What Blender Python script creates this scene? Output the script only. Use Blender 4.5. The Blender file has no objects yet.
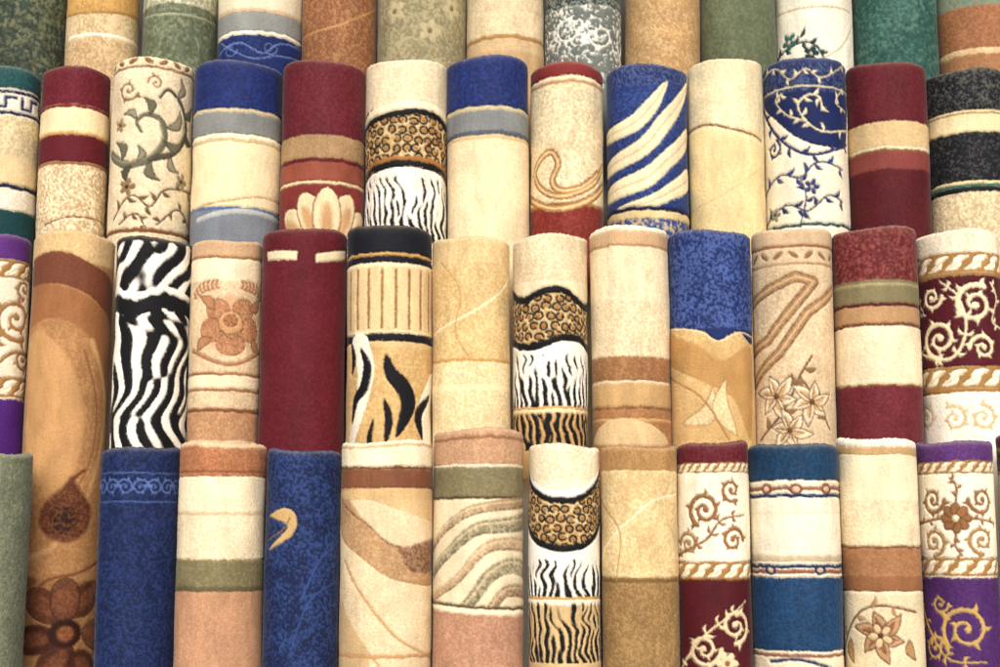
import bpy, math, numpy as np
from math import radians, sin, cos, pi
F_PX=1400.0; TILT=math.atan(200/1400.0); CAMH=1.5
CT,ST=cos(TILT),sin(TILT)
HOR=333.5+F_PX*math.tan(TILT)
def hexc(h):
    v=np.array([int(h[i:i+2],16)/255.0 for i in (0,2,4)])
    return np.where(v<=0.04045,v/12.92,((v+0.055)/1.055)**2.4)
PAL=dict(cream='E9D6AE',lcream='F3E8CC',ivory='F4EEDF',beige='D3B688',tan='C0965E',gold='CBA052',dgold='A67C3A',brown='85552C',
 dbrown='5A3218',olive='83764C',sage='868C6C',navy='1C2C62',dnavy='141F48',bgrey='86888A',burg='681626',brick='8A302E',black='15161B',
 teal='0F5255',purple='56257A',orange='BC7C40',rose='BE7F52',green='5E6B4A',blue='2A4888',lblue='7C93C4',tealblue='1B5580',white='FAF6EC',
 terra='AF6B42',dgreen='37463A',char='23252C',grey='9A9684')
def c(n): return hexc(PAL[n]) if n in PAL else hexc(n)
_r=np.random.RandomState(7); TAB=_r.rand(256,256)
def vn(x,y,s=0):
    x=x+s*17.37; y=y+s*9.71
    xi=np.floor(x).astype(int); yi=np.floor(y).astype(int); fx=x-xi; fy=y-yi
    fx=fx*fx*(3-2*fx); fy=fy*fy*(3-2*fy)
    a=TAB[xi&255,yi&255]; b=TAB[(xi+1)&255,yi&255]; d=TAB[xi&255,(yi+1)&255]; e=TAB[(xi+1)&255,(yi+1)&255]
    return (a*(1-fx)+b*fx)*(1-fy)+(d*(1-fx)+e*fx)*fy
def fbm(x,y,s=0,o=3):
    t=0;a=1;n=0
    for i in range(o):
        t=t+a*vn(x*2**i,y*2**i,s+i*3); n+=a; a*=.55
    return t/n
# branching animal stripes: band-passed noise with a preferred direction
def stripes(period,ang,seed,sp=.018,sa=.35):
    n=512; r=np.random.RandomState(seed); W=np.fft.fft2(r.randn(n,n)); fy=np.fft.fftfreq(n)[:,None]; fx=np.fft.fftfreq(n)[None,:]
    f=np.hypot(fx,fy); a=np.arctan2(fy,fx); da=np.abs(((a-radians(ang)+pi/2)%pi)-pi/2)
    G=np.exp(-((f-1/period)/sp)**2)*np.exp(-(da/sa)**2); z=np.real(np.fft.ifft2(W*G)); return z/z.std()
def bil(A,x,y):
    n=A.shape[0]; x=x+256.0; y=y+0.0; xi=np.floor(x).astype(int); yi=np.floor(y).astype(int); fx=x-xi; fy=y-yi
    g=lambda i,j:A[j%n,i%n]
    return (g(xi,yi)*(1-fx)+g(xi+1,yi)*fx)*(1-fy)+(g(xi,yi+1)*(1-fx)+g(xi+1,yi+1)*fx)*fy
def ss(x,w): return np.clip(x/w+.5,0,1)
def catmull(P,n=8):
    P=np.array(P,float)
    if len(P)<3: return np.array([P[0]+(P[-1]-P[0])*t for t in np.linspace(0,1,4)])
    Q=np.vstack([2*P[0]-P[1],P,2*P[-1]-P[-2]]); out=[]
    for i in range(1,len(Q)-2):
        for t in np.linspace(0,1,n,endpoint=False):
            a,b,d,e=Q[i-1],Q[i],Q[i+1],Q[i+2]
            out.append(.5*(2*b+(d-a)*t+(2*a-5*b+4*d-e)*t*t+(-a+3*b-3*d+e)*t**3))
    out.append(P[-1]); return np.array(out)
class Paint:
    def __init__(s,S,Y,g,seed):
        s.S=S;s.Y=Y;s.g=g;s.seed=seed;s.SS,s.YY=np.meshgrid(S,Y); s.C=np.zeros(s.SS.shape+(3,)); s.r=np.random.RandomState(seed+11)
    def T(s,x,y):
        g=s.g; yc=F_PX*CT-(333.5-y)*ST
        cx=500+g['x']*yc/g['D']; rp=g['r']*yc/g['D']
        th=math.asin(max(-.985,min(.985,(x-cx)/rp)))
        return th*g['R0'], HOR+(y-HOR)*(g['D']-g['r']*cos(th))/(g['D']-g['r'])
    def mixm(s,m,col,sl=None):
        C=s.C if sl is None else s.C[sl]
        C+=m[...,None]*(c(col)-C)
    def base(s,col): s.C[:]=c(col)
    def bm(s,y0,y1,soft=.9,slope=0,curve=0,wob=.7,wave=0,wl=60,wp=0):
        yy=s.YY+slope*s.SS+curve*(s.SS/50)**2+wob*2*(vn(s.SS/7,s.YY/40,s.seed)-.5)+wave*np.sin(s.SS/wl*2*pi+wp)
        return ss(yy-y0,soft)*(1-ss(yy-y1,soft))
    def B(s,y0,y1,col,**k): s.mixm(s.bm(y0,y1,**k),col)
    def K(s,y0,y1,col,amt=.6,sc=2.2,thr=.52,k=5,big=0,**kw):
        sc*=.72
        n=fbm(s.SS/sc,s.YY/sc,s.seed+5,2)
        t=thr
        if big: t=thr+big*(vn(s.SS/22,s.YY/22,s.seed+9)-.5)
        s.mixm(s.bm(y0,y1,**kw)*np.clip((n-t)*k+.5,0,1)*amt*.9,col)
    def sub(s,x0,x1,y0,y1):
        a,b=np.searchsorted(s.S,[x0,x1]); d,e=np.searchsorted(s.Y,[y0,y1])
        return (slice(d,e),slice(a,b)) if b>a and e>d else None
    def raw(s,P,W,col,soft=1.0,fill=False,amt=1):
        P=np.asarray(P,float); W=np.asarray(W,float)*np.ones(len(P)); pad=W.max()+2
        sl=s.sub(P[:,0].min()-pad,P[:,0].max()+pad,P[:,1].min()-pad,P[:,1].max()+pad)
        if sl is None: return
        X=s.SS[sl];Y=s.YY[sl]; D=np.full(X.shape,1e9); ins=np.zeros(X.shape,bool)
        n=len(P)
        for i in range(n if fill else n-1):
            a=P[i];b=P[(i+1)%n]; d=b-a; L=d@d+1e-9
            t=np.clip(((X-a[0])*d[0]+(Y-a[1])*d[1])/L,0,1)
            w=W[i]+(W[(i+1)%n]-W[i])*t
            D=np.minimum(D,np.hypot(X-a[0]-t*d[0],Y-a[1]-t*d[1])-w)
            if fill:
                cr=((a[1]>Y)!=(b[1]>Y)); xs=a[0]+(Y-a[1])*d[0]/(d[1] if abs(d[1])>1e-9 else 1e-9)
                ins^=cr&(X<xs)
        if fill: D=np.where(ins,-np.abs(D)-W.max(),D)
        s.mixm(np.clip(.5-D/soft,0,1)*amt,col,sl)
    def St(s,pts,w,col,w1=None,taper=False,conv=True,soft=1.0,sharp=False):
        P=[s.T(*q) for q in pts] if conv else pts
        Q=np.array(P,float) if sharp else catmull(P); n=len(Q); t=np.linspace(0,1,n)
        W=w+((w if w1 is None else w1)-w)*t
        if taper: W=w*np.sin(pi*np.clip(t*.94+.04,0,1))**.7
        s.raw(Q,W/2,col,soft)
    def Po(s,pts,col,smooth=True,conv=True,out=None,soft=1.0):
        P=[s.T(*q) for q in pts] if conv else list(pts)
        if smooth: P=catmull(P+[P[0]],5)[:-1]
        s.raw(P,0,col,soft,True)
        if out: s.raw(np.vstack([P,P[:1]]),.6,out)
    def E(s,x,y,rx,ry,col,rot=0,conv=True,out=None,soft=1.0,amt=1):
        if conv:x,y=s.T(x,y)
        a=np.linspace(0,2*pi,16,endpoint=False); X=rx*np.cos(a);Y=ry*np.sin(a)
        P=np.stack([x+X*cos(rot)-Y*sin(rot),y+X*sin(rot)+Y*cos(rot)],1)
        s.raw(P,0,col,soft,True,amt)
        if out: s.raw(np.vstack([P,P[:1]]),.5,out)
    def L(s,x,y,ln,deg,w,col,conv=True,bend=.15,out=None,soft=1.0):
        if conv:x,y=s.T(x,y)
        t=np.linspace(0,1,9); a=radians(deg)
        u=ln*t; o=bend*ln*np.sin(pi*t); h=w/2*np.sin(pi*t**.8)
        X=np.r_[u,u[::-1][1:-1]]; Y=np.r_[o+h,(o-h)[::-1][1:-1]]
        P=np.stack([x+X*cos(a)-Y*sin(a),y+X*sin(a)+Y*cos(a)],1)
        s.raw(P,0,col,soft,True)
        if out: s.raw(np.vstack([P,P[:1]]),.5,out)
    def plume(s,pts,w,ln,col,hi,lw=5,side=0,conv=True,step=2):
        P=[s.T(*q) for q in pts] if conv else pts
        Q=catmull(P,7); n=len(Q)
        for i in range(1,n-1,step):
            d=Q[i+1]-Q[i]; a=math.degrees(math.atan2(d[1],d[0])); t=i/n; l=ln*(.55+.6*sin(pi*t))
            for k in ((1,-1) if side==0 else (side,)):
                s.L(Q[i][0],Q[i][1],l,a+48*k,lw,hi if (i//step)%2 else col,conv=False,bend=.22*k)
        s.raw(Q,np.linspace(w,w*.5,n)/2,col)
    def Sp(s,x,y,R,a0,turns,w,col,conv=True,leaves=0,dr=1,lcol=None):
        if conv:x,y=s.T(x,y)
        t=np.linspace(0,1,int(16*turns)+4); a=radians(a0)+dr*2*pi*turns*t; r=R*(1-t)**.8+R*.1
        s.raw(np.stack([x+r*np.cos(a),y+r*np.sin(a)],1),w/2*(1.15-.5*t),col)
        s.E(x+.1*R*cos(a[-1]),y+.1*R*sin(a[-1]),w*.8,w*.8,col,conv=False)
        m=leaves+3 if leaves>1 else leaves
        for i in range(m):
            k=int((i+.2)/m*len(t)*.8); d=math.degrees(a[k]); px=x+r[k]*cos(a[k]);py=y+r[k]*sin(a[k])
            q=1-.45*i/m
            s.L(px,py,R*.55*q,d+dr*20,R*.2*q+.6,lcol or col,conv=False,bend=.3*dr)
            s.L(px,py,R*.42*q,d+dr*62,R*.17*q+.6,lcol or col,conv=False,bend=.3*dr)
            if i%2: s.L(px,py,R*.34*q,d+180-dr*30,R*.16*q+.5,lcol or col,conv=False,bend=-.3*dr)
    def Fl(s,x,y,R,n,col,cen,out=None,rot=0,conv=True,wf=.62):
        if conv:x,y=s.T(x,y)
        for i in range(n):
            a=radians(rot+360*i/n); s.E(x+R*.58*cos(a),y+R*.58*sin(a),R*.44,R*wf*.5,col,rot=a,conv=False,out=out)
        s.E(x,y,R*.22,R*.22,cen,conv=False)
    def lily(s,x,y,R,rot,col,line,shade='C9A26C'):
        x,y=s.T(x,y)
        for i in range(6):
            a=rot+60*i; l=R*(1 if i%2 else .82); s.L(x,y,l,a,R*.44,col,conv=False,bend=.08,out=line)
            s.L(x,y,l*.7,a,R*.2,shade,conv=False,bend=.1,soft=2)
            s.St([(x+R*.15*cos(radians(a)),y+R*.15*sin(radians(a))),(x+R*.6*cos(radians(a)),y+R*.6*sin(radians(a)))],.8,line,conv=False)
        s.E(x,y,R*.12,R*.12,line,conv=False)
    def rope(s,y0,y1,c1='lcream',c2='dgold'):
        s.B(y0,y1,c2); h=y1-y0; m=(y0+y1)/2
        for x in np.arange(-135,136,h*.95):
            s.St([(x-h*.5,m+h*.32),(x,m+h*.12),(x+h*.1,m-h*.15),(x+h*.6,m-h*.33)],h*.42,c1,taper=True,conv=False)
            s.St([(x-h*.4,m+h*.3),(x+h*.02,m+h*.06),(x+h*.5,m-h*.3)],.8,'C9AE74',conv=False)
    def leopard(s,y0,y1,base='CDAC6E'):
        s.B(y0,y1,base); r=s.r; k=0
        s.K(y0,y1,'E6D4A8',.55,6); s.K(y0,y1,'A9793A',.4,5,.56)
        y=y0+2
        while y<y1+4:
            x=-135+(k%2)*5.0
            while x<136:
                X=x+r.uniform(-1.5,1.5);Y=y+r.uniform(-1.4,1.4); rx=r.uniform(3.4,4.5); ry=r.uniform(3.2,4.0)
                a0=r.uniform(0,6.28); a=a0+np.linspace(0,r.uniform(4.6,6.0),12)
                s.E(X,Y,2.4,2.2,'A9793A',conv=False)
                s.raw(np.stack([X+rx*np.cos(a),Y+ry*np.sin(a)],1),1.05,'1A130E')
                x+=r.uniform(9.8,11.6)
            y+=9.4;k+=1
    def fringe(s,y0,y1,col='black',period=8.5,lo=-.15,hi=2.0,seed=0):
        A=stripes(period,-8,s.seed*7+seed,.04,.40); z=bil(A,s.SS+9*(vn(s.SS/22,s.YY/11,s.seed)-.5),s.YY*.62)
        t=np.clip((s.YY-y0)/(y1-y0),0,1); thr=hi+(lo-hi)*t**.6+1.1*(vn(s.SS/8,s.YY*0,s.seed+3)-.5)*(1-t)
        s.mixm(s.bm(y0,y1)*ss(z-thr,.4),col)
    def vine(s,pts,w,col,leafc,ln=8,lw=4,every=5,alt=True):
        P=[s.T(*q) for q in pts]; Q=catmull(P,6); s.raw(Q,w/2,col)
        for i in range(2,len(Q)-1,every):
            d=Q[i+1]-Q[i]; a=math.degrees(math.atan2(d[1],d[0])); k=1 if (i//every)%2 else -1
            s.L(Q[i][0],Q[i][1],ln,a+55*k,lw,leafc,conv=False)
ROLLS=[]
def roll(row,x0,x1,yt,label,ybot=None):
    def d(f): ROLLS.append(dict(row=row,x0=x0,x1=x1,yt=yt,label=label,f=f,ybot=ybot)); return f
    return d
# ---------------- back tier
@roll(1,-12,68,-190,"dark green mottled carpet roll, tallest kind")
def _(p): p.base('3E4D40'); p.K(-500,2000,'8C8C66',.6,3.4,.52,big=.3); p.K(0,70,'222B22',.6,5,.52)
@roll(1,68,142,-190,"tall gold and cream carpet roll")
def _(p):
    p.base('beige'); p.B(-60,12,'gold'); p.B(12,38,'D9C294'); p.K(-400,2000,'8F6C35',.5,2.5,.58,big=.3); p.St([(70,42),(100,34),(141,46)],3,'lcream'); p.St([(70,20),(100,12),(141,18)],2,'dgold')
@roll(1,142,218,-190,"tall grey green mottled carpet roll")
def _(p): p.base('6A7459'); p.B(-60,3,'D5D0B0');p.K(-400,2000,'A4A684',.5,3,.52,big=.3); p.K(-400,2000,'3F4B34',.5,4,.55); p.St([(144,22),(180,14),(216,24)],2,'A4A684')
@roll(1,218,304,-190,"tall carpet roll banded cream, grey and navy")
def _(p):
    p.base('navy'); p.K(20,2000,'blue',.4,2.3); p.B(-100,8,'E0D3B4'); p.B(8,11,'beige'); p.B(11,30,'93958F'); p.B(30,34,'lcream')
    p.St([(220,58),(240,44),(262,52),(280,42),(302,50)],1.5,'6F84B8'); p.St([(222,46),(250,58),(276,54),(300,60)],1.3,'6F84B8')
    for x,y in((232,52),(270,46)): p.Sp(x,y,7,0,1.2,1,'6F84B8')
@roll(1,304,378,-190,"tall brown flecked carpet roll")
def _(p): p.base('8A5A36'); p.K(-400,2000,'C1935D',.55,2.2,.55,big=.2); p.St([(306,40),(340,24),(377,8)],2,'BD8D58')
@roll(1,378,466,-190,"tall olive beige mottled carpet roll")
def _(p):
    p.base('8E8562'); p.K(-400,2000,'C0B48B',.6,3,.5,big=.3)
    for x,y in((395,12),(430,30),(452,8)): p.Fl(x,y,12,5,'B9AC82','7B7048',rot=x)
@roll(1,466,543,-190,"tall beige carpet roll with tan bands")
def _(p): p.base('BFA070'); p.B(-100,8,'D8C7A0'); p.B(8,34,'E0CDA4'); p.B(34,38,'dgold'); p.B(38,50,'CDB184');p.K(-400,2000,'B59766',.35)
@roll(1,543,622,-190,"tall dark green carpet roll with ivory floral pattern")
def _(p):
    p.base('D6D6CA'); p.K(-400,2000,'3C4A46',.9,3.8,.46,k=8,big=.35); p.B(-100,4,'3B4A46'); p.K(-100,6,'B7B9A8',.6,2.5)
    p.Sp(565,28,13,0,1.4,2,'E6E3D4',leaves=3);p.Sp(600,36,12,180,1.3,2,'E6E3D4',leaves=3,dr=-1)
@roll(1,622,700,-190,"tall light brown flecked carpet roll")
def _(p): p.base('B9945E'); p.K(-400,2000,'D9BE8C',.6,2.5,.52,big=.2); p.K(-400,2000,'8C6436',.4,2,.6)
@roll(1,700,776,-190,"tall plain olive green carpet roll")
def _(p): p.base('5F684C'); p.K(-400,2000,'838A68',.45,3,.52,big=.3)
@roll(1,776,852,-190,"tall ivory carpet roll with teal floral sprigs")
def _(p):
    p.base('E9E2CE'); p.K(-400,2000,'C9BC98',.25)
    p.vine([(779,62),(790,46),(806,40),(818,46),(826,60)],2,'123F44','123F44',9,4,3)
    p.Fl(790,40,9,5,'2E6C62','E2B8A0',rot=20); p.Fl(812,52,8,5,'12454A','D8C090'); p.L(800,36,12,-60,4,'123F44')
    p.St([(780,14),(815,6),(850,16)],1.5,'C2AE80'); p.St([(820,60),(840,50),(852,30)],1.3,'C2AE80')
@roll(1,852,934,-190,"tall teal green mottled carpet roll")
def _(p): p.base('305E54'); p.K(-400,2000,'6A9486',.5,3.5,.5,big=.4); p.K(-400,2000,'1A4540',.6,4,.55)
@roll(1,934,1015,-190,"tall rust brown carpet roll with tan bands")
def _(p): p.base('A07145'); p.B(-60,4,'6E8A78'); p.B(4,46,'97633C'); p.B(46,52,'D9BE8C'); p.K(-400,2000,'BE9060',.4)
# ---------------- third tier up
@roll(2,-36,43,64,"dark teal carpet roll with cream bands and key pattern")
def _(p):
    p.base('teal'); p.B(60,86,'1B4E50');p.K(60,86,'2F6A68',.5); p.B(86,114,'DCD6C4'); p.B(88,91,'dnavy');p.B(109,112,'dnavy')
    for x in np.arange(-110,120,26): p.St([(x,95),(x,105),(x+10,105),(x+10,95),(x+20,95)],2.8,'navy',conv=False,sharp=True)
    p.B(114,152,'DCCDA2');p.K(114,152,'A9925D',.6); p.B(152,182,'D6C191'); p.B(182,186,'dnavy'); p.B(186,208,'E9E1CD'); p.B(208,600,'12474A')
    p.K(186,208,'B8A57C',.4)
@roll(2,43,113,64,"burgundy carpet roll with cream bands and flecked field")
def _(p):
    p.base('cream'); p.K(160,2000,'A57F48',.7,2.4,.52,k=7); p.B(55,104,'burg'); p.B(104,107,'brick');p.B(107,131,'E9D6A8');p.B(131,134,'gold'); p.B(134,161,'661724'); p.B(161,164,'9B6C3C')
    p.K(55,104,'8E3343',.4); p.St([(45,226),(75,216),(112,224)],1.4,'brown')
@roll(2,113,196,57,"cream carpet roll with grey green acanthus scrolls and leafy vine")
def _(p):
    p.base('E3D3B0'); p.K(50,2000,'BFA478',.4)
    p.B(50,66,'DFCEA6'); p.B(66,68,'brown')
    for i,x in enumerate(np.arange(-110,120,15)): p.E(x,61,5,2.4,'8A6238',rot=.5 if i%2 else -.5,conv=False)
    G='6E6C56';D='555040';H='918B70'
    p.St([(112,158),(128,166),(150,158),(164,140),(162,120),(148,114),(138,122),(142,132)],9,G,w1=3)
    p.St([(150,158),(172,152),(186,134),(184,108),(170,88),(160,96)],7,D,w1=2)
    p.St([(112,158),(128,164),(150,155),(162,138),(160,122)],2,H); p.St([(172,150),(184,132),(181,110)],1.6,H)
    for x,y,l,a,w,cc in((164,140,24,-10,9,G),(166,126,26,-50,9,H),(150,160,22,60,9,G),(132,166,18,100,8,D),(124,162,22,-120,9,G),(138,162,16,-90,7,H),(184,112,18,-30,8,G),(178,96,20,-80,8,H),(186,132,16,30,8,D),(150,114,18,-110,8,G),(138,120,16,-160,7,H),(170,154,20,50,8,H)): p.L(x,y,l,a,w,cc,bend=.3,out='46402F')
    p.Sp(130,92,10,20,1.3,2,'8C6F48',leaves=2); p.Sp(156,82,7,180,1.2,1.6,'8C6F48',leaves=1); p.Fl(122,128,7,5,'9C8458','5A3218')
    p.vine([(114,222),(132,196),(150,206),(166,188),(192,192)],1.6,'5A4326','6F5836',11,4,3)
    p.vine([(192,228),(178,208),(156,224)],1.6,'5A4326','6F5836',9,4,3); p.vine([(120,226),(136,214),(146,228)],1.4,'5A4326','6F5836',8,4,3)
    p.Fl(128,188,9,5,'8F7448','4A2A14');p.Fl(182,180,9,5,'8F8566','5A3218'); p.B(228,232,'brown')
@roll(2,196,284,60,"carpet roll banded navy, grey blue and cream")
def _(p):
    p.base('83868A'); p.B(50,107,'navy'); p.K(50,107,'2F4A98',.4); p.B(107,111,'C8B98F'); p.B(111,133,'868883'); p.B(133,138,'F0E2BE');p.B(138,141,'C9AE78'); p.B(141,206,'EAD7AA'); p.B(206,209,'4F6F9E')
    p.St([(197,212),(230,200),(260,196),(284,204)],1.3,'B58B4B'); p.B(209,250,'7E848C'); p.St([(200,222),(240,210),(282,222)],5,'B4B7B4')
@roll(2,284,366,58,"burgundy carpet roll with tan bands and scalloped fan")
def _(p):
    p.base('80302B'); p.K(50,2000,'8F3A36',.3); p.B(50,134,'651926'); p.K(50,134,'843640',.45,2.3); p.B(134,157,'B09064');p.K(134,157,'8F6E40',.4); p.B(157,161,'661824'); p.B(161,180,'96503A'); p.B(180,183,'E2CE9E')
    bx,by=p.T(326,250)
    for k,a in enumerate((-78,78,-50,50,-24,24,0)):
        t=radians(a); q=(bx+36*sin(t),by-36*cos(t))
        p.E(q[0],q[1],14.5,28,'E0CA9E',rot=t,conv=False,out='7D3A24'); p.E(q[0]-6*sin(t)*-1,q[1]+6*cos(t),6,19,'C39A66',rot=t,conv=False,soft=5)
@roll(2,366,447,57,"animal print carpet roll with leopard and zebra bands")
def _(p):
    p.base('E6D6B2'); p.K(50,110,'C2A876',.4); p.leopard(108,176); p.B(100,108,'EFE0BC',curve=-7,wave=2,wl=110);p.B(108,114,'black',curve=-7,wave=2,wl=110)
    p.B(155,159,'A8722E',curve=-7);p.B(159,166,'black',curve=-7);p.B(166,240,'F1EBDC',curve=-7); p.K(168,190,'CDBB94',.4); p.fringe(176,240,hi=1.5)
@roll(2,447,529,55,"navy topped carpet roll with cream field")
def _(p):
    p.base('E8D6AC'); p.B(48,105,'navy');p.K(48,105,'3553A0',.4); p.B(105,109,'C9B98C'); p.B(109,129,'878A88');p.B(129,134,'5C6470'); p.B(134,138,'D4B680'); p.K(138,2000,'D0B282',.35)
@roll(2,529,604,62,"brick red and cream flecked carpet roll with gold looped knot")
def _(p):
    p.base('E8D8B0'); p.K(60,2000,'B0905A',.55,2.2,.54,big=.2); p.B(55,76,'842A28');p.B(76,80,'cream');p.B(80,83,'B98C5C');
    p.B(202,300,'7C271E');p.K(202,300,'A4533C',.4); p.B(202,205,'dgold')
    L1=[(604,168),(590,186),(564,196),(542,190),(534,174),(542,156),(552,152),(558,164),(552,180),(560,190),(580,188),(598,174)]
    L2=[(530,200),(552,208),(580,204),(604,188)]
    for w,cc in((8,'7F5026'),(6,'BE8E4E'),(2,'E6CF98')): p.St(L2,w,cc); p.St(L1,w*.85,cc)
@roll(2,604,687,62,"blue carpet roll with broad cream feather leaves")
def _(p):
    p.base('20366E'); p.K(50,2000,'4A66A8',.5,2.2,.54)
    p.B(55,84,'1D3268');p.K(55,84,'6C7FAE',.5,2)
    def blade(a,b): p.Po(a+b[::-1],'E2D5AE'); p.St([( (u[0]+v[0])/2,(u[1]+v[1])/2) for u,v in zip(a,b)],1,'C4AC78')
    blade([(603,134),(628,118),(650,96),(664,82)],[(603,146),(632,134),(656,112),(668,84)])
    blade([(603,166),(636,142),(662,112),(688,84)],[(604,180),(640,160),(670,130),(690,96)])
    blade([(603,192),(640,170),(668,148),(690,130)],[(606,206),(644,190),(672,168),(690,150)])
    blade([(618,208),(648,196),(672,182),(690,170)],[(620,214),(650,208),(674,200),(690,192)])
    p.B(206,210,'dnavy');p.B(210,218,'D6C08A');p.B(218,250,'34508A');p.K(218,250,'D6C08A',.8,4)
@roll(2,687,762,57,"plain cream carpet roll with thin curved line")
def _(p):
    p.base('E8DAB2'); p.K(50,130,'C9B07C',.45); p.Po([(680,134),(700,124),(735,128),(770,144),(770,250),(680,250)],'E0CC96'); p.St([(686,134),(705,124),(735,129),(762,143)],1.8,'7C4A22'); p.St([(686,138),(705,128),(735,133),(762,148)],1.2,'E9DDB8')
    p.St([(688,216),(720,196),(760,170)],1,'CDB27A');p.K(150,240,'CDB277',.4)
@roll(2,762,844,57,"navy and cream carpet roll with leafy floral scrolls")
def _(p):
    p.base('E8DDC2'); p.Po([(750,50),(855,50),(855,142),(830,148),(800,138),(776,118),(750,100)],'1A2B5C'); p.K(50,90,'8495B8',.3)
    p.B(50,62,'24376C'); p.B(84,86,'CFC3A0')
    p.vine([(763,78),(776,68),(790,78),(806,68),(822,78),(843,70)],1.5,'CFC3A0','DCCFA8',7,3.2,3)
    p.vine([(846,134),(824,132),(806,120),(798,104),(808,94),(820,98),(822,110)],2,'DCCFA8','DCCFA8',10,3.6,4); p.vine([(806,120),(788,114),(776,100),(782,92)],1.8,'DCCFA8','DCCFA8',8,3.4,3)
    p.vine([(846,116),(836,104),(842,92)],1.5,'DCCFA8','DCCFA8',7,3,3)
    p.vine([(764,108),(774,130),(794,148),(818,154),(846,148)],3,'22346A','22346A',11,4,3); p.Sp(774,148,9,-60,1.3,2.4,'22346A',leaves=2)
    p.vine([(764,196),(780,174),(800,176),(818,162),(842,172)],1.7,'24366A','2F447C',11,4.4,3); p.vine([(768,228),(786,204),(808,210),(828,196),(842,204)],1.7,'24366A','24366A',11,4.4,3); p.vine([(800,226),(806,196),(800,176)],1.4,'24366A','24366A',9,4,3)
    p.Fl(812,186,8,5,'2F447C','C8B080');p.Fl(776,214,7,5,'8C8A74','navy'); p.B(222,225,'teal')
@roll(2,844,923,60,"burgundy carpet roll with beige bands")
def _(p):
    p.base('58131D'); p.B(50,120,'611722');p.K(50,120,'7F303A',.4); p.B(120,145,'D2B886'); p.B(145,148,'EADBB4');p.B(148,151,'brown'); p.B(151,168,'88423A'); p.K(120,145,'BD9A62',.4);p.K(168,400,'6F242D',.4)
@roll(2,923,1004,66,"black flecked carpet roll with cream bands")
def _(p):
    p.base('DFCDA4');p.K(190,400,'9B8250',.6,2.2); p.B(55,109,'1D1F26');p.K(55,109,'77766C',.6,2.4,.58,k=7); p.B(109,131,'E4D2A2'); p.B(131,180,'181A21');p.K(131,180,'6A6B68',.5,2.4,.6,k=7); p.B(180,183,'E4CF98');p.B(183,186,'2F6A58');p.B(186,191,'1D1F27')
    p.B(111,113,'B08F54')
# ---------------- second tier
@roll(3,-42,34,234,"purple and cream carpet roll with gold scrolls")
def _(p):
    p.base('532378'); p.B(225,258,'62307F'); p.B(258,398,'EADFC4'); p.rope(258,276); p.rope(376,396)
    p.Sp(14,318,20,60,1.6,4.4,'A57D45',leaves=4); p.Sp(-20,340,16,0,1.5,4,'A57D45',leaves=3);p.St([(-10,370),(10,352),(32,356)],3.6,'A57D45'); p.Sp(22,288,9,90,1.2,2.6,'A57D45',leaves=2)
    p.Sp(20,358,11,0,1.3,3,'A57D45',leaves=3)
@roll(3,34,117,232,"tall tan carpet roll with brown paisley and flower",ybot=700)
def _(p):
    p.base('A97A46'); p.K(230,2000,'C99E68',.45,3,.52); p.B(225,262,'CCAA72');p.K(225,262,'E6CC96',.5)
    p.Po([(28,262),(60,252),(90,262),(119,286),(119,330),(96,300),(60,284),(28,290)],'7A462B')
    p.Po([(28,290),(60,285),(96,302),(119,330),(119,400),(98,350),(60,318),(28,330)],'9E6A3A',soft=3)
    p.Po([(28,340),(44,332),(70,360),(84,420),(70,480),(40,500),(28,500)],'C0935A',soft=4)
    p.St([(92,340),(106,400),(96,470),(60,540),(30,560)],6,'C49B62',soft=3);p.St([(84,350),(97,410),(86,470),(44,530)],2,'966437')
    p.Po([(72,476),(80,490),(90,508),(86,530),(72,542),(54,540),(42,526),(44,508),(56,494),(66,484)],'643722',soft=4); p.E(64,520,13,15,'3A1D0F',soft=5); p.K(486,548,'A8703C',.4,2.4,.55)
    p.St([(68,486),(76,476),(84,470)],3,'6B3822',soft=2)
    for x,y,rx,ry,rot,cc in((46,606,24,15,.6,'714228'),(84,600,24,15,-.6,'623622'),(36,640,22,15,-.1,'562C1C'),(96,636,22,15,.3,'815033'),(56,666,24,16,-1.0,'623622'),(84,668,20,14,.9,'562C1C'),(66,600,14,22,0,'815033')):
        p.E(x,y,rx,ry,cc,rot=rot,soft=3); p.E(x,y,rx*.7,ry*.5,'9C6238',rot=rot,soft=4,amt=.5); p.E(x,y,rx,ry,cc,rot=rot,soft=1,amt=0,out='3A1A10')
    p.E(66,634,16,15,'3B1D10',soft=3);p.E(66,634,8,8,'9C6238',soft=3); p.K(580,700,'3F2012',.45,3,.5)
    p.L(40,580,26,150,12,'815033',soft=3);p.L(92,584,24,20,12,'815033',soft=3)
    p.St([(30,600),(50,580),(76,574),(100,560)],2.5,'7A462B',soft=2)
@roll(3,117,194,236,"black and white zebra striped carpet roll")
def _(p):
    p.base('EEE8DA')
    z=bil(stripes(21,35,9,.014,.5),p.SS,p.YY); p.mixm(p.bm(225,300)*ss(z+.15,.3),'black')
    wx=p.SS*.92+9*np.sin(p.YY/21+p.SS/40)+5*np.sin(p.YY/9.5+1); z2=bil(stripes(19,8,33,.017,.5),wx,p.YY*.9+p.SS*.12); p.mixm(p.bm(306,2000)*ss(z2+.12,.3),'black')
    p.B(228,240,'black',wob=2); p.B(288,296,'EEE8DA',wob=2,wave=3,wl=70); p.B(296,312,'black',wob=3,wave=4,wl=80)
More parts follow.
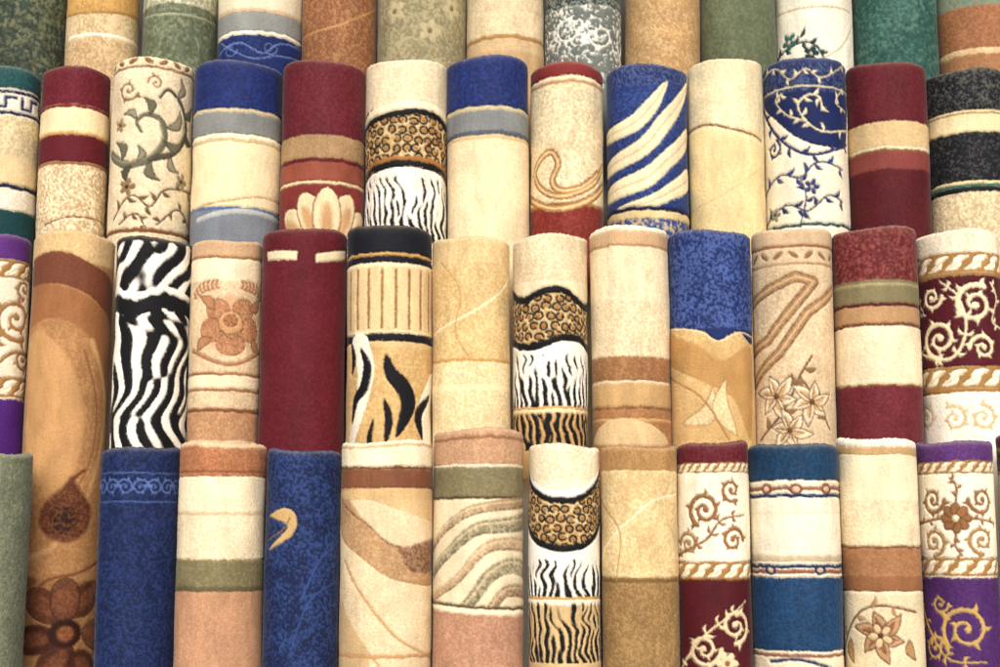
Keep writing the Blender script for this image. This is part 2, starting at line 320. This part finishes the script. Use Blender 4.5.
@roll(3,194,264,238,"beige carpet roll with rust rose motif")
def _(p):
    p.base('DCC49C'); p.K(230,2000,'B8966A',.5,2.1,.55); p.B(230,254,'C6A37A');p.B(254,257,'A07042');p.B(257,280,'E6D4B0')
    p.E(230,324,26,30,'C9A078',soft=5)
    for x,y,rx,ry,rot in((218,310,13,11,.5),(244,310,13,11,-.5),(212,330,12,12,0),(250,330,12,12,0),(231,344,15,11,0)): p.E(x,y,rx,ry,'AB7449',rot=rot,out='7F5030',soft=2)
    p.E(231,322,13,12,'C2925F',out='73442A',soft=2); p.E(231,320,7,6,'9A6236',out='73442A'); p.St([(220,330),(232,338),(244,328)],1.3,'73442A'); p.K(296,356,'D6AE80',.4,2.2)
    for x,a in((214,-140),(250,-40),(212,140),(252,40)): p.L(x,324+(14 if a>0 else -14),22,a,10,'AF7E52',out='7F5030')
    p.plume([(196,300),(204,288),(218,284)],1.6,7,'AB7449','AB7449',lw=3);p.plume([(262,300),(254,288),(242,284)],1.6,7,'AB7449','AB7449',lw=3)
    p.St([(195,352),(230,364),(262,350)],4,'AA7A50'); p.B(372,375,'A07042');p.B(375,388,'E6D4B0');p.B(388,391,'A07042'); p.B(408,412,'85552C');p.B(412,440,'B4865C');p.K(412,440,'DDB886',.4)
@roll(3,264,347,228,"plain burgundy carpet roll with small cream blocks")
def _(p):
    p.base('641423'); p.K(220,2000,'7E2937',.35,2.5)
    for x0,x1 in((267,297),(316,345)): p.Po([(x0,253),(x1,250.5),(x1,260),(x0,262)],'E0D0A8',smooth=False)
@roll(3,347,432,225,"carpet roll with black rim, gold stripes and flame motif")
def _(p):
    p.base('C9A463'); p.K(345,2000,'E4CB92',.45,3); p.B(215,252,'181C28'); p.B(252,255,'gold');p.B(255,262,'181C28'); p.B(262,334,'DAC08C')
    for x in np.arange(-120,130,14): p.Po([(x,268),(x+2.4,268),(x+2.4,328),(x,328)],'9A6E3A',smooth=False,conv=False)
    p.B(262,266,'E8D6AA'); p.B(330,333,'E8D6AA');p.B(333,341,'181C28');p.B(341,347,'D2B47C')
    p.St([(358,346),(364,370),(360,400),(350,440)],26,'EBE1C8',w1=12);p.St([(430,384),(424,410),(428,442)],22,'EBE1C8')
    p.St([(386,356),(390,372),(402,386),(408,402),(404,418),(396,436)],17,'15171F',taper=True)
    p.St([(384,400),(388,420),(384,446)],8,'15171F',taper=True)
    p.St([(360,350),(366,366),(362,388),(354,400),(350,424)],11,'15171F',taper=True); p.St([(350,344),(352,360),(350,376)],7,'15171F',taper=True)
    p.St([(428,396),(418,414),(422,440)],10,'15171F',taper=True); p.St([(372,420),(368,440),(372,450)],6,'15171F',taper=True)
@roll(3,432,511,235,"gold flecked carpet roll with pale curved line")
def _(p):
    p.base('CBAA6C'); p.K(230,2000,'E8D09A',.6,2.4,.5,big=.3); p.B(225,262,'DEC38E'); p.K(225,262,'C49B58',.45)
    p.St([(433,336),(460,318),(490,300),(511,274)],2.2,'F1E2B8');p.St([(440,262),(460,290),(455,330),(470,360)],1.2,'C2964E'); p.B(358,361,'C2964E'); p.B(361,2000,'DAC08A');p.K(361,2000,'F3E3BC',.6,2.4,.5);p.B(384,390,'EAD5A4')
@roll(3,511,588,233,"cream carpet roll with leopard and zebra bands")
def _(p):
    p.base('EFE9DA'); p.leopard(286,352); p.B(220,291,'E4D3AE',slope=-.07,wave=6,wl=80,wp=1); p.K(220,280,'BDA06A',.45); p.B(291,298,'black',slope=-.07,wave=6,wl=80,wp=1)
    p.B(338,345,'black',wave=5,wl=90);p.B(345,500,'EFE9DA',wave=5,wl=90); p.fringe(354,408,hi=1.4,lo=-.2); p.B(406,409,'gold');p.B(409,413,'E9D6A6'); p.B(413,500,'C49E60');p.fringe(413,450,lo=-.3,hi=0,seed=2)
@roll(3,588,668,226,"cream and tan banded carpet roll")
def _(p):
    p.base('A07042'); p.B(220,244,'C8A67A');p.B(220,231,'EEE0C0'); p.B(244,246,'B08A58');p.B(246,356,'E8D6B0');p.K(300,356,'BF9E66',.5,2.2,.52); p.K(246,300,'D4BA88',.4); p.B(356,380,'94673C');p.B(380,383,'E5D1A8');p.B(383,406,'C2A068');p.B(406,409,'80532C');p.B(409,500,'A67646')
    p.K(356,500,'CA9F68',.35); p.B(418,421,'CFA468');p.Po([(590,446),(610,420),(650,424),(668,446)],'D6BA88')
@roll(3,668,751,229,"blue flecked carpet roll with gold lower half")
def _(p):
    p.base('CBA766'); p.K(320,2000,'E8D09A',.6,2.5,.5,big=.3); p.Po([(668,330),(700,346),(722,360),(751,350),(751,440),(735,400),(700,380),(668,360)],'B98F4E',soft=2)
    p.Po([(650,205),(770,205),(770,338),(738,332),(718,340),(700,330),(672,328),(650,332)],'1D3268'); p.K(205,328,'5A75B4',.7,2.6,.52,big=.2,k=6)
    p.St([(660,333),(674,329),(700,331),(718,341),(738,333),(760,339)],1.6,'E2D0A2'); p.L(684,424,50,-50,18,'E4CF9E',out='A87E42',bend=.3);p.L(738,436,60,-100,18,'E4CF9E',out='A87E42',bend=-.2);p.St([(670,376),(700,396),(730,440)],1.6,'A87A34');p.K(340,440,'B98F4E',.45,2.5)
@roll(3,751,830,226,"beige carpet roll with brown zigzag and lilies")
def _(p):
    p.base('DCC6A0'); p.K(220,2000,'B8966A',.4); p.B(220,243,'CCB08A');p.B(243,246,'9C6A38');p.B(262,264,'B08858')
    for i,x in enumerate(np.arange(-110,120,16)): p.E(x,254,6,2.4,'9C7144',rot=.6 if i%2 else -.6,conv=False)
    for w,cc in((11,'7F5A34'),(7.5,'A07A4E'),(2.5,'CFAE7E')):
        p.St([(744,304),(796,276),(814,282),(768,340),(744,352)],w,cc,sharp=True); p.St([(840,292),(808,312),(780,352),(744,384)],w,cc,sharp=True)
    p.K(270,380,'C6A476',.4,2.2)
    p.vine([(762,440),(784,410),(800,376),(812,356)],2,'6F4E2C','8E6A40',14,6,4); p.vine([(830,430),(816,400),(800,376)],1.8,'6F4E2C','8E6A40',12,6,4)
    for x,y,R,a in((776,396,27,10),(812,402,26,40),(790,430,24,70)): p.lily(x,y,R,a,'E6D4B0','6F4A28')
@roll(3,830,914,226,"carpet roll banded brick, olive, cream and burgundy")
def _(p):
    p.base('6C222C'); p.B(215,279,'742828'); p.K(215,279,'B26C60',.5,2.6); p.K(215,279,'501418',.5,3.6); p.B(279,302,'857A55');p.B(282,285,'A69A6C'); p.B(302,305,'5E1A22'); p.B(305,322,'B38E60');p.B(322,325,'7A4A2A'); p.B(325,384,'E8D8B4');p.K(325,384,'D0B688',.35); p.B(384,386,'brown');p.K(386,2000,'8C3E46',.4)
@roll(3,914,999,230,"cream and burgundy carpet roll with rope borders and scrolls")
def _(p):
    p.base('EADFC4'); p.K(220,2000,'D1BA8A',.3); p.rope(252,272); p.B(272,275,'dgold'); p.B(275,366,'581421'); p.rope(366,388)
    for x,y,d,a in((940,338,1,90),(974,304,-1,-60)): p.Sp(x,y,18,a,1.6,4.8,'E4D4AC',leaves=4,dr=d)
    p.Sp(932,296,11,0,1.4,3.8,'E4D4AC',leaves=3);p.Sp(982,348,12,180,1.4,3.8,'E4D4AC',leaves=3);p.plume([(918,352),(950,358),(966,330),(958,296),(940,280)],3.8,9,'E4D4AC','E4D4AC',lw=3.6,step=4)
    p.vine([(914,318),(924,312),(920,300)],2,'E4D4AC','E4D4AC',7,3.4,3); p.vine([(998,330),(990,322),(994,300),(988,284)],2,'E4D4AC','E4D4AC',7,3.4,3)
    p.B(388,392,'dgold'); p.B(392,700,'EFE6D0')
    for x in(928,955,982): p.Sp(x,418,12,x,1.4,2.8,'CFB684',leaves=3)
@roll(3,999,1080,232,"dark red carpet roll with brown and cream bands")
def _(p): p.base('6B1A24'); p.B(220,300,'B08A55');p.B(300,380,'D9C08C');p.B(380,420,'85552C');p.K(220,420,'E6D2A4',.3);p.B(470,478,'E6D2A4')
# ---------------- front tier
@roll(4,-50,34,452,"plain grey green carpet roll")
def _(p): p.base('7C8168'); p.K(440,2000,'A3A688',.5,3,.5,big=.3); p.K(440,2000,'5E6748',.4,4,.55)
@roll(4,102,182,448,"navy carpet roll with pale blue ornamental border")
def _(p):
    p.base('17254C'); p.K(440,2000,'2E4880',.6,2.6,.52); p.B(472,473.5,'4A629A');p.B(501,502.5,'4A629A')
    for i,x in enumerate(np.arange(-120,125,15)): p.Sp(x,487,8,180*(i%2),1.5,1.6,'5A74AC',conv=False,dr=1 if i%2 else -1,leaves=2)
@roll(4,182,267,443,"carpet roll banded terracotta, cream and olive")
def _(p):
    p.base('B88A64'); p.K(592,2000,'D2A880',.4); p.B(430,448,'D6B68E');p.B(448,476,'A66C42');p.K(440,476,'D39A68',.4);p.B(470,472,'8C5530'); p.B(476,479,'EADCB8'); p.B(479,560,'E6D6B2');p.B(512,515,'CFB48C');p.K(515,560,'C9AE82',.4); p.B(560,562,'olive');p.B(562,590,'7C734E');p.K(562,590,'A69A6C',.4);p.B(587,592,'6A6040')
@roll(4,267,341,449,"navy flecked carpet roll with gold curl")
def _(p):
    p.base('19274E'); p.K(440,2000,'3A5A94',.6,2.8,.54,big=.2)
    p.Po([(268,516),(284,508),(295,514),(296,528),(286,540),(268,550),(282,534),(286,524)],'C2A268'); p.St([(268,540),(282,530),(290,518)],1.3,'8C6A34'); p.St([(300,600),(320,560),(338,540)],2,'34508A');p.St([(290,650),(310,600),(336,580)],1.5,'34508A')
@roll(4,341,433,440,"cream and tan carpet roll with sweeping curves")
def _(p):
    p.base('E0CAA2'); p.K(440,2000,'C4A474',.4); p.B(430,466,'EADAB6');p.B(443,446,'CDB084'); p.B(466,469,'704628');p.B(469,488,'855435');p.B(488,491,'BD945E')
    p.Po([(335,491),(345,491),(366,522),(395,545),(440,552),(440,584),(395,580),(362,558),(335,530)],'B28958'); p.Po([(341,491),(440,491),(440,522),(400,510),(370,500),(345,500)],'D0AE76'); p.St([(341,498),(366,524),(395,546),(433,553)],1.6,'80532C')
    p.Po([(398,549),(436,540),(436,568),(412,572)],'815636',soft=2); p.K(500,580,'E0CAA2',.3)
    p.St([(345,560),(366,600),(400,640),(433,660)],3,'BF9C6A');p.St([(341,600),(360,640),(380,667)],2,'BF9C6A'); p.Po([(335,600),(350,620),(370,670),(335,690)],'C9AA78',soft=2); p.B(655,659,'BD945E')
@roll(4,433,526,430,"peach and olive carpet roll with broad muted waves")
def _(p):
    p.base('B48462'); p.K(600,2000,'D2A884',.4); p.B(420,464,'B88E68');p.K(420,464,'D9B48C',.5);p.B(437,440,'9C6C48'); p.B(464,467,'E6DAB8'); p.B(467,496,'7E7452');p.K(467,496,'A49768',.4); p.B(496,499,'5A5236'); p.B(499,612,'E0CFAA')
    for q,w,cc in((((424,548),(452,522),(482,508),(534,502)),12,'A88A62'),(((424,574),(448,552),(476,530),(500,526),(534,522)),16,'8A8262'),(((424,598),(456,580),(484,550),(506,544),(534,546)),14,'B4946C'),(((432,622),(462,610),(490,576),(510,566),(534,570)),17,'8A8262'),(((462,624),(488,612),(506,592),(534,592)),13,'9E7C58')):
        p.St(q,w*.5,cc,w1=w*1.1,soft=1.6); p.St([(x,y+w*.35) for x,y in q],1.3,'75664A')
        p.St([(x,y-w*.2) for x,y in q],2,'CDB68C',soft=2)
    p.K(506,606,'E0CFAA',.45,3)
    p.B(606,609,'6B5A38',slope=-.05);p.B(609,615,'E6DAB8',slope=-.05);p.B(615,2000,'B08262',slope=-.05);p.K(616,2000,'D2AC8C',.45)
@roll(4,526,600,445,"cream animal print carpet roll, leopard and zebra bands")
def _(p):
    p.base('EFE9DA'); p.leopard(470,560); p.B(430,500,'E8DBBA',curve=24);p.K(430,480,'CDB17C',.45); p.B(491,498,'F1EBDC',curve=24); p.B(498,504,'black',curve=24)
    p.B(545,552,'black',curve=20);p.B(552,900,'EFE9DA',curve=20); p.fringe(560,600,hi=1.2,lo=-.3); p.B(597,600,'gold');p.B(600,606,'EDE2C6');p.B(606,700,'CDB07A');p.fringe(604,664,hi=.8,lo=-.3,seed=3);p.B(664,700,'CDB07A')
@roll(4,600,677,445,"gold flecked carpet roll with brown lower band")
def _(p):
    p.base('927242'); p.K(580,2000,'BF9E62',.5,2.4); p.B(430,470,'B48C54');p.K(430,470,'94692F',.5,2.4); p.B(470,582,'D0B278');p.K(470,582,'EBD9A8',.6,2.8,.5,big=.3); p.B(578,583,'80602F')
    p.St([(600,560),(630,520),(655,500),(677,494)],2,'EDE0B8');p.St([(602,500),(620,530),(618,580)],1.2,'AE8A4A')
@roll(4,677,748,442,"burgundy and cream carpet roll with rope border and scrolls")
def _(p):
    p.base('57121C'); p.B(430,464,'641824');p.K(430,464,'863A43',.45); p.B(464,566,'EAE0C6'); p.rope(462,472); p.rope(562,580)
    p.Sp(704,510,16,120,1.6,4.2,'946738',leaves=4); p.Sp(734,540,12,0,1.4,3.8,'946738',leaves=3,dr=-1);p.Sp(688,544,11,180,1.4,3.4,'A5804C',leaves=3);p.Sp(732,490,11,60,1.3,3.4,'946738',leaves=3);p.plume([(680,556),(705,540),(722,520),(745,515)],3,8,'946738','946738',lw=3.2,step=4)
    for x,y,d,a in((704,650,1,0),(736,626,-1,90)): p.Sp(x,y,16,a,1.6,4.4,'D9C59A',leaves=4,dr=d)
    p.plume([(684,668),(700,640),(722,622),(746,600)],3,9,'D9C59A','D9C59A',lw=3.4,step=4);p.Fl(728,664,12,6,'D9C59A','946738')
@roll(4,748,836,445,"teal blue and cream carpet roll with brown corded outlines")
def _(p):
    p.base('173F62'); p.K(440,2000,'2C6390',.4); p.B(430,480,'133A58');p.K(430,480,'22628A',.35); p.B(480,484,'E9DCBC'); p.B(484,576,'E9DFC6')
    p.B(486,490,'9A6242');
    for x in(766,796,826): p.E(x,489,7,5.6,'844C36');p.E(x,489,4,3.2,'CDB08A')
    p.B(493.5,497,'1E3862'); p.B(556,562,'BFAE8C'); p.B(512,513,'DACBA8'); p.B(565,568.5,'1E3862');p.B(570,574,'9A6242'); p.E(770,570,7,5,'1E3862');p.E(770,570,4,2.6,'CDB08A');p.E(820,570,7,5,'1E3862');p.E(820,570,4,2.6,'CDB08A'); p.B(576,578,'E9DCBC'); p.K(498,556,'D2C29C',.35)
    p.B(652,655,'E9DCBC');p.B(655,658,'9A6242');p.B(658,720,'E2D3B2'); p.St([(770,662),(800,660),(830,668)],3,'24406E')
@roll(4,836,915,438,"cream and rust carpet roll with flower motif")
def _(p):
    p.base('E2D1AA'); p.K(440,2000,'C8AB7A',.35); p.B(428,446,'EFE4CC');p.B(446,454,'C29F6A');p.B(454,546,'E6D6B0');p.K(500,546,'C8AB78',.45); p.B(546,549,'80532C'); p.B(549,576,'A07044');p.K(549,576,'C49864',.4);p.B(576,592,'96663C');p.B(592,595,'E5D7B4')
    p.vine([(838,650),(856,616),(880,606),(914,612)],2,'80532C','AC8856',12,5,4)
    p.lily(880,636,30,15,'BC9468','633C20',shade='96683C'); p.Fl(880,636,13,5,'D4B98A','633C20',rot=30,out='73482A');p.L(850,640,24,80,11,'AC8856',out='73482A');p.L(908,640,22,70,10,'AC8856',out='73482A')
@roll(4,915,993,440,"purple and cream carpet roll with gold scrolls")
def _(p):
    p.base('4F2764'); p.B(430,461,'5C3072');p.K(430,461,'7E5492',.4);p.K(576,2000,'6A4080',.35); p.B(461,578,'EBE1C8'); p.rope(460,473);p.rope(558,576)
    p.Fl(956,518,15,8,'946738','E6D8B8',out='6F4826')
    for x,y,a,d,cc in((932,500,0,1,'946738'),(980,500,180,-1,'946738'),(934,542,90,-1,'A5804C'),(980,540,90,1,'A5804C')): p.Sp(x,y,13,a,1.5,3.6,cc,leaves=3,dr=d)
    p.vine([(918,524),(932,520),(944,518)],2.4,'946738','946738',7,3,3);p.vine([(968,518),(982,520),(994,524)],2.4,'946738','946738',7,3,3);p.vine([(956,502),(956,486),(950,478)],2,'946738','946738',7,3,3);p.vine([(956,534),(956,546),(962,556)],2,'946738','946738',7,3,3)
    p.Sp(966,630,22,140,1.6,4.2,'BD9C52',leaves=4); p.Sp(936,650,13,0,1.4,3.6,'BD9C52',leaves=3,dr=-1);p.plume([(922,600),(930,630),(950,660),(985,662)],3.4,9,'BD9C52','BD9C52',lw=3.6,step=4); p.Sp(940,604,9,0,1.3,2.6,'BD9C52',leaves=2)
@roll(4,993,1075,431,"maroon carpet roll with cream lower field")
def _(p): p.base('D9C79C'); p.B(420,445,'6A1B28'); p.B(445,449,'B58F58'); p.B(449,470,'62161F'); p.B(470,474,'B58F58'); p.K(440,2000,'B7975E',.4); p.B(560,700,'6A1B28')
# ---------------- materials
def pile_material():
    m=bpy.data.materials.new("woven_pile"); m.use_nodes=True; N=m.node_tree.nodes; Lk=m.node_tree.links; b=N["Principled BSDF"]
    at=N.new("ShaderNodeAttribute"); at.attribute_name="pile_colour"
    tc=N.new("ShaderNodeTexCoord"); oi=N.new("ShaderNodeObjectInfo")
    ad=N.new("ShaderNodeVectorMath"); ad.operation='ADD'; sc=N.new("ShaderNodeVectorMath"); sc.operation='SCALE'; sc.inputs[0].default_value=(5,7,3)
    Lk.new(oi.outputs['Random'],sc.inputs['Scale']); Lk.new(tc.outputs['Object'],ad.inputs[0]); Lk.new(sc.outputs[0],ad.inputs[1])
    n1=N.new("ShaderNodeTexNoise"); n1.inputs['Scale'].default_value=620; n1.inputs['Detail'].default_value=1; n1.inputs['Roughness'].default_value=.6
    Lk.new(ad.outputs[0],n1.inputs['Vector'])
    r1=N.new("ShaderNodeMapRange"); r1.inputs[1].default_value=.3;r1.inputs[2].default_value=.7;r1.inputs[3].default_value=.85;r1.inputs[4].default_value=1.10
    Lk.new(n1.outputs[0],r1.inputs[0])
    vs=N.new("ShaderNodeVectorMath"); vs.operation='SCALE'; Lk.new(at.outputs['Color'],vs.inputs[0]); Lk.new(r1.outputs[0],vs.inputs['Scale'])
    Lk.new(vs.outputs[0],b.inputs['Base Color'])
    b.inputs['Roughness'].default_value=.7; b.inputs['Specular IOR Level'].default_value=.18
    b.inputs['Sheen Weight'].default_value=.12; b.inputs['Sheen Roughness'].default_value=.35
    bp=N.new("ShaderNodeBump"); bp.inputs['Strength'].default_value=.35; bp.inputs['Distance'].default_value=.001
    Lk.new(n1.outputs[0],bp.inputs['Height']); Lk.new(bp.outputs[0],b.inputs['Normal'])
    return m
def simple_mat(name,ca,cb,scale,bump=.3,dist=.01):
    m=bpy.data.materials.new(name); m.use_nodes=True; N=m.node_tree.nodes; Lk=m.node_tree.links; b=N["Principled BSDF"]
    tc=N.new("ShaderNodeTexCoord"); n=N.new("ShaderNodeTexNoise"); n.inputs['Scale'].default_value=scale; n.inputs['Detail'].default_value=6
    Lk.new(tc.outputs['Object'],n.inputs['Vector']); r=N.new("ShaderNodeValToRGB"); r.color_ramp.elements[0].position=.3; r.color_ramp.elements[1].position=.7
    r.color_ramp.elements[0].color=(*ca,1); r.color_ramp.elements[1].color=(*cb,1); Lk.new(n.outputs[0],r.inputs[0]); Lk.new(r.outputs[0],b.inputs['Base Color'])
    b.inputs['Roughness'].default_value=.9; bp=N.new("ShaderNodeBump"); bp.inputs['Strength'].default_value=bump; bp.inputs['Distance'].default_value=dist
    Lk.new(n.outputs[0],bp.inputs['Height']); Lk.new(bp.outputs[0],b.inputs['Normal']); return m
PILE=pile_material()
def mesh_obj(name,V,Fq,mat,colors=None,smooth=True):
    me=bpy.data.meshes.new(name); V=np.asarray(V,np.float32); Fq=np.asarray(Fq,np.int32); nf=len(Fq)
    me.vertices.add(len(V)); me.vertices.foreach_set('co',V.ravel()); me.loops.add(nf*4); me.loops.foreach_set('vertex_index',Fq.ravel())
    me.polygons.add(nf); me.polygons.foreach_set('loop_start',np.arange(0,nf*4,4,dtype=np.int32))
    me.polygons.foreach_set('use_smooth',np.full(nf,smooth))
    me.update(calc_edges=True)
    if colors is not None:
        a=me.attributes.new("pile_colour",'FLOAT_COLOR','POINT'); cc=np.ones((len(V),4),np.float32); cc[:,:3]=colors; a.data.foreach_set('color',cc.ravel())
    me.materials.append(mat); ob=bpy.data.objects.new(name,me); bpy.context.scene.collection.objects.link(ob); return ob
def grid_faces(nr,nc,wrap):
    i,j=np.meshgrid(np.arange(nr-1),np.arange(nc if wrap else nc-1),indexing='ij'); j2=(j+1)%nc
    return np.stack([i*nc+j,(i+1)*nc+j,(i+1)*nc+j2,i*nc+j2],-1).reshape(-1,4)
DEPTH={4:2.40,3:2.575,2:2.755,1:2.94}
YB={4:700,3:480,2:262,1:90}
def yc_of(y): return F_PX*CT-(333.5-y)*ST
def z_of(y,dist): return CAMH+((333.5-y)*CT+F_PX*ST)/yc_of(y)*dist
def y_of(z,dist):
    k=(z-CAMH)/dist; return 333.5-(k*F_PX*CT-F_PX*ST)/(CT+k*ST)
rng=np.random.RandomState(3)
for idx,q in enumerate(ROLLS):
    row=q['row']; D=DEPTH[row]+rng.uniform(-.006,.006); yt=q['yt']; ref=yt if row>1 else 0
    k=D/yc_of(ref); xl=(q['x0']-500)*k; xr=(q['x1']-500)*k; xc=(xl+xr)/2; r=(xr-xl)/2
    r*=cos(math.atan(xc/D))**.5*.997
    g=dict(x=xc,r=r,D=D,R0=r*yc_of(ref)/D); R0=g['R0']
    ztop=z_of(yt,D-r)
    if row==1: ztop+=rng.uniform(-.05,.03)
    th=np.r_[np.linspace(-180,-102,9,endpoint=False),np.linspace(-102,102,174),np.linspace(102,180,9,endpoint=False)[1:]]*pi/180
    rr=.0072; prof=[(ztop-.06,-.017)]
    prof+=[(ztop-.02,-.017)]
    for a in np.linspace(180,0,17): prof.append((ztop-rr+rr*sin(radians(a)),-rr+rr*cos(radians(a))))
    yb=q['ybot'] or YB[row]; y0=y_of(ztop-rr,D-r)
    if row==1: ys=np.r_[np.arange(y0+8,-26,8),np.arange(-24,yb,.95)]
    else: ys=np.arange(y0+1,yb,.95)
    for y in ys: prof.append((z_of(y,D-r),0.0))
    zl=prof[-1][0]
    for z in np.linspace(zl,0,40)[1:]: prof.append((z,0.0))
    prof=np.array(prof); Z=prof[:,0]; RO=prof[:,1]
    Y=y_of(Z,D-r)
    Yp=np.maximum.accumulate(np.where(np.arange(len(Y))<11,Y[11],Y)+np.arange(len(Y))*1e-5)
    S=th*R0
    p=Paint(S,Yp,g,idx); q['f'](p); C=p.C
    # tufted edges: every knot takes its colour from a slightly displaced spot
    nr,nc=C.shape[:2]; I,J=np.meshgrid(np.arange(nr),np.arange(nc),indexing='ij')
    di=1.9*(vn(p.SS/2.2,p.YY/2.2,idx+70)-.5)+.33*p.r.randn(nr,nc); dj=1.9*(vn(p.SS/2.2,p.YY/2.2,idx+90)-.5)+.33*p.r.randn(nr,nc)
    inn=(I>12)&(I<nr-42)&(J>10)&(J<nc-10)
    I2=np.clip(I+np.where(inn,np.rint(di),0).astype(int),0,nr-1); J2=np.clip(J+np.where(inn,np.rint(dj),0).astype(int),0,nc-1)
    C0=C; C=.6*C[I2,J2]+.4*C0
    lum=C0@np.array([.3,.6,.1]); gy,gx=np.gradient(np.sqrt(np.clip(lum,0,1))); gr=np.hypot(gx,gy); groove=np.clip(gr*3.5,0,1)
    groove[:,:10]=0;groove[:,-9:]=0
    # brushed pile shading put into the colour: patches and streaks of leaning fibres
    br=fbm(p.SS/9+1.5*vn(p.SS/20,p.YY/30,idx),p.YY/38,idx+40,3); pat=vn(p.SS/20,p.YY/14,idx+120); rib=vn(p.SS/1.6,p.YY/9,idx+150)
    mott=1+.30*(br-.5)+.13*(pat-.5)+.08*(rib-.5); tuft=1+.045*p.r.randn(*p.SS.shape)
    C=C*(mott*np.clip(tuft,.7,1.3)*(1-.18*groove))[...,None]
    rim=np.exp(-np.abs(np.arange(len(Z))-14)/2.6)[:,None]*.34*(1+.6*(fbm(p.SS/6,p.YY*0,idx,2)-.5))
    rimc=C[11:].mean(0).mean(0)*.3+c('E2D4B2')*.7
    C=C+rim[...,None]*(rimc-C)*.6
    # dyed wool reflectance: a little more contrast, a little less saturation
    C=1.08*np.clip(C,1e-4,1)**1.14
    l=(C@np.array([.25,.65,.10]))[...,None]; C=l+.88*(C-l)
    C=np.clip(C,0.005,.90)
    T,ZZ=np.meshgrid(th,Z)
    low=.0020*(np.sin(2*T+idx)+.7*np.sin(3*T+2.1*idx+ZZ*4))+.0036*(fbm(T*1.5+9,ZZ*9,idx+60,2)-.5)
    w=np.clip((pi-np.abs(T))/.5,0,1); 
    fz=.00024*p.r.randn(*T.shape); fz[:,:10]=0;fz[:,-9:]=0
    Rg=r+RO[:,None]+low*w-.0016*groove+fz-.0014
    topw=np.clip(1-(ztop-ZZ)/.05,0,1)
    ZZ=ZZ+topw*(.0030*np.sin(T+idx*1.7)+.0018*np.sin(3*T+idx)+.0014*(vn(T*14+20,T*0,idx)-.5)+.0007*p.r.randn(*T.shape)*(np.abs(T)<1.78))
    ZZ[-1]=0.0
    n=math.hypot(xc,D); ef=(-xc/n,-D/n); et=(D/n,-xc/n)
    lean=rng.uniform(-.004,.004)
    X=Rg*(np.sin(T)*et[0]+np.cos(T)*ef[0])+lean*(ZZ-ztop); Yw=Rg*(np.sin(T)*et[1]+np.cos(T)*ef[1])
    V=np.stack([X,Yw,ZZ],-1).reshape(-1,3)
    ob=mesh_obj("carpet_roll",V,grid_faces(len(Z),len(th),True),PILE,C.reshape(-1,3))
    ob.location=(xc,D,0); ob["label"]=q['label']; ob["category"]="rolled carpet"; ob["group"]="rolled carpets standing upright in rows"
    turns=4.2; nt=150; t=np.linspace(0,1,nt); a=t*turns*2*pi+idx; rad=(r-.021)*(1-t)+.014*t; hh=.0042
    px=[];
    for o,zz in((hh,-.30),(hh,-.009),(0,-.006),(-hh,-.009),(-hh,-.30)):
        px.append(np.stack([(rad+o)*np.cos(a)+lean*zz,(rad+o)*np.sin(a),np.full(nt,ztop+zz)+.002*np.sin(a*1.3)*(zz>-.1)],-1))
    SV=np.concatenate(px); sp=mesh_obj("wound_layer",SV,grid_faces(5,nt,False),PILE,np.tile(C[30:60].mean((0,1)),(len(SV),1)))
    sp.parent=ob
# ---------------- ground, and a wall added to keep sky out of the dark gaps
me=bpy.data.meshes.new("ground"); me.from_pydata([(-60,-60,0),(60,-60,0),(60,60,0),(-60,60,0)],[],[(0,1,2,3)])
gd=bpy.data.objects.new("ground",me); gd["kind"]="structure"; me.materials.append(simple_mat("paving",(.26,.25,.23),(.38,.36,.34),6,.2)); bpy.context.scene.collection.objects.link(gd)
import bmesh
bm=bmesh.new(); bmesh.ops.create_cube(bm,size=1); bmesh.ops.scale(bm,vec=(9,.2,4.2),verts=bm.verts); bmesh.ops.translate(bm,vec=(0,3.35,2.1),verts=bm.verts); bmesh.ops.bevel(bm,geom=bm.edges[:],offset=.02,segments=2)
me=bpy.data.meshes.new("wall"); bm.to_mesh(me); wl=bpy.data.objects.new("wall",me); me.materials.append(simple_mat("plaster",(.30,.27,.23),(.40,.37,.32),12,.3)); bpy.context.scene.collection.objects.link(wl)
wl["label"]="plain wall added behind the carpet rolls to block sky"; wl["category"]="wall"
# ---------------- camera, light
cam=bpy.data.cameras.new("Camera"); cam.sensor_width=36; cam.lens=F_PX/1000*36; cam.clip_end=300; co=bpy.data.objects.new("Camera",cam); bpy.context.scene.collection.objects.link(co)
co.location=(0,0,CAMH); co.rotation_euler=(radians(90)+TILT,0,0); bpy.context.scene.camera=co
w=bpy.data.worlds.new("World"); bpy.context.scene.world=w; w.use_nodes=True; N=w.node_tree.nodes; sk=N.new("ShaderNodeTexSky"); sk.sky_type='NISHITA'; sk.sun_disc=False
EL,AZ=36,-7
sk.sun_elevation=radians(EL); sk.sun_rotation=radians(180+AZ); sk.air_density=.7; sk.dust_density=4; sk.ozone_density=.6
w.node_tree.links.new(sk.outputs[0],N['Background'].inputs[0]); N['Background'].inputs[1].default_value=.15
sl=bpy.data.lights.new("Sun",'SUN'); sl.energy=2.5; sl.angle=radians(40); sl.color=(1,.98,.95); so=bpy.data.objects.new("Sun",sl); bpy.context.scene.collection.objects.link(so)
from mathutils import Vector
d=Vector((sin(radians(AZ))*cos(radians(EL)),-cos(radians(AZ))*cos(radians(EL)),sin(radians(EL)))); so.rotation_euler=d.to_track_quat('Z','Y').to_euler()
vs=bpy.context.scene.view_settings; vs.view_transform='Standard'; vs.look='None'; vs.exposure=0
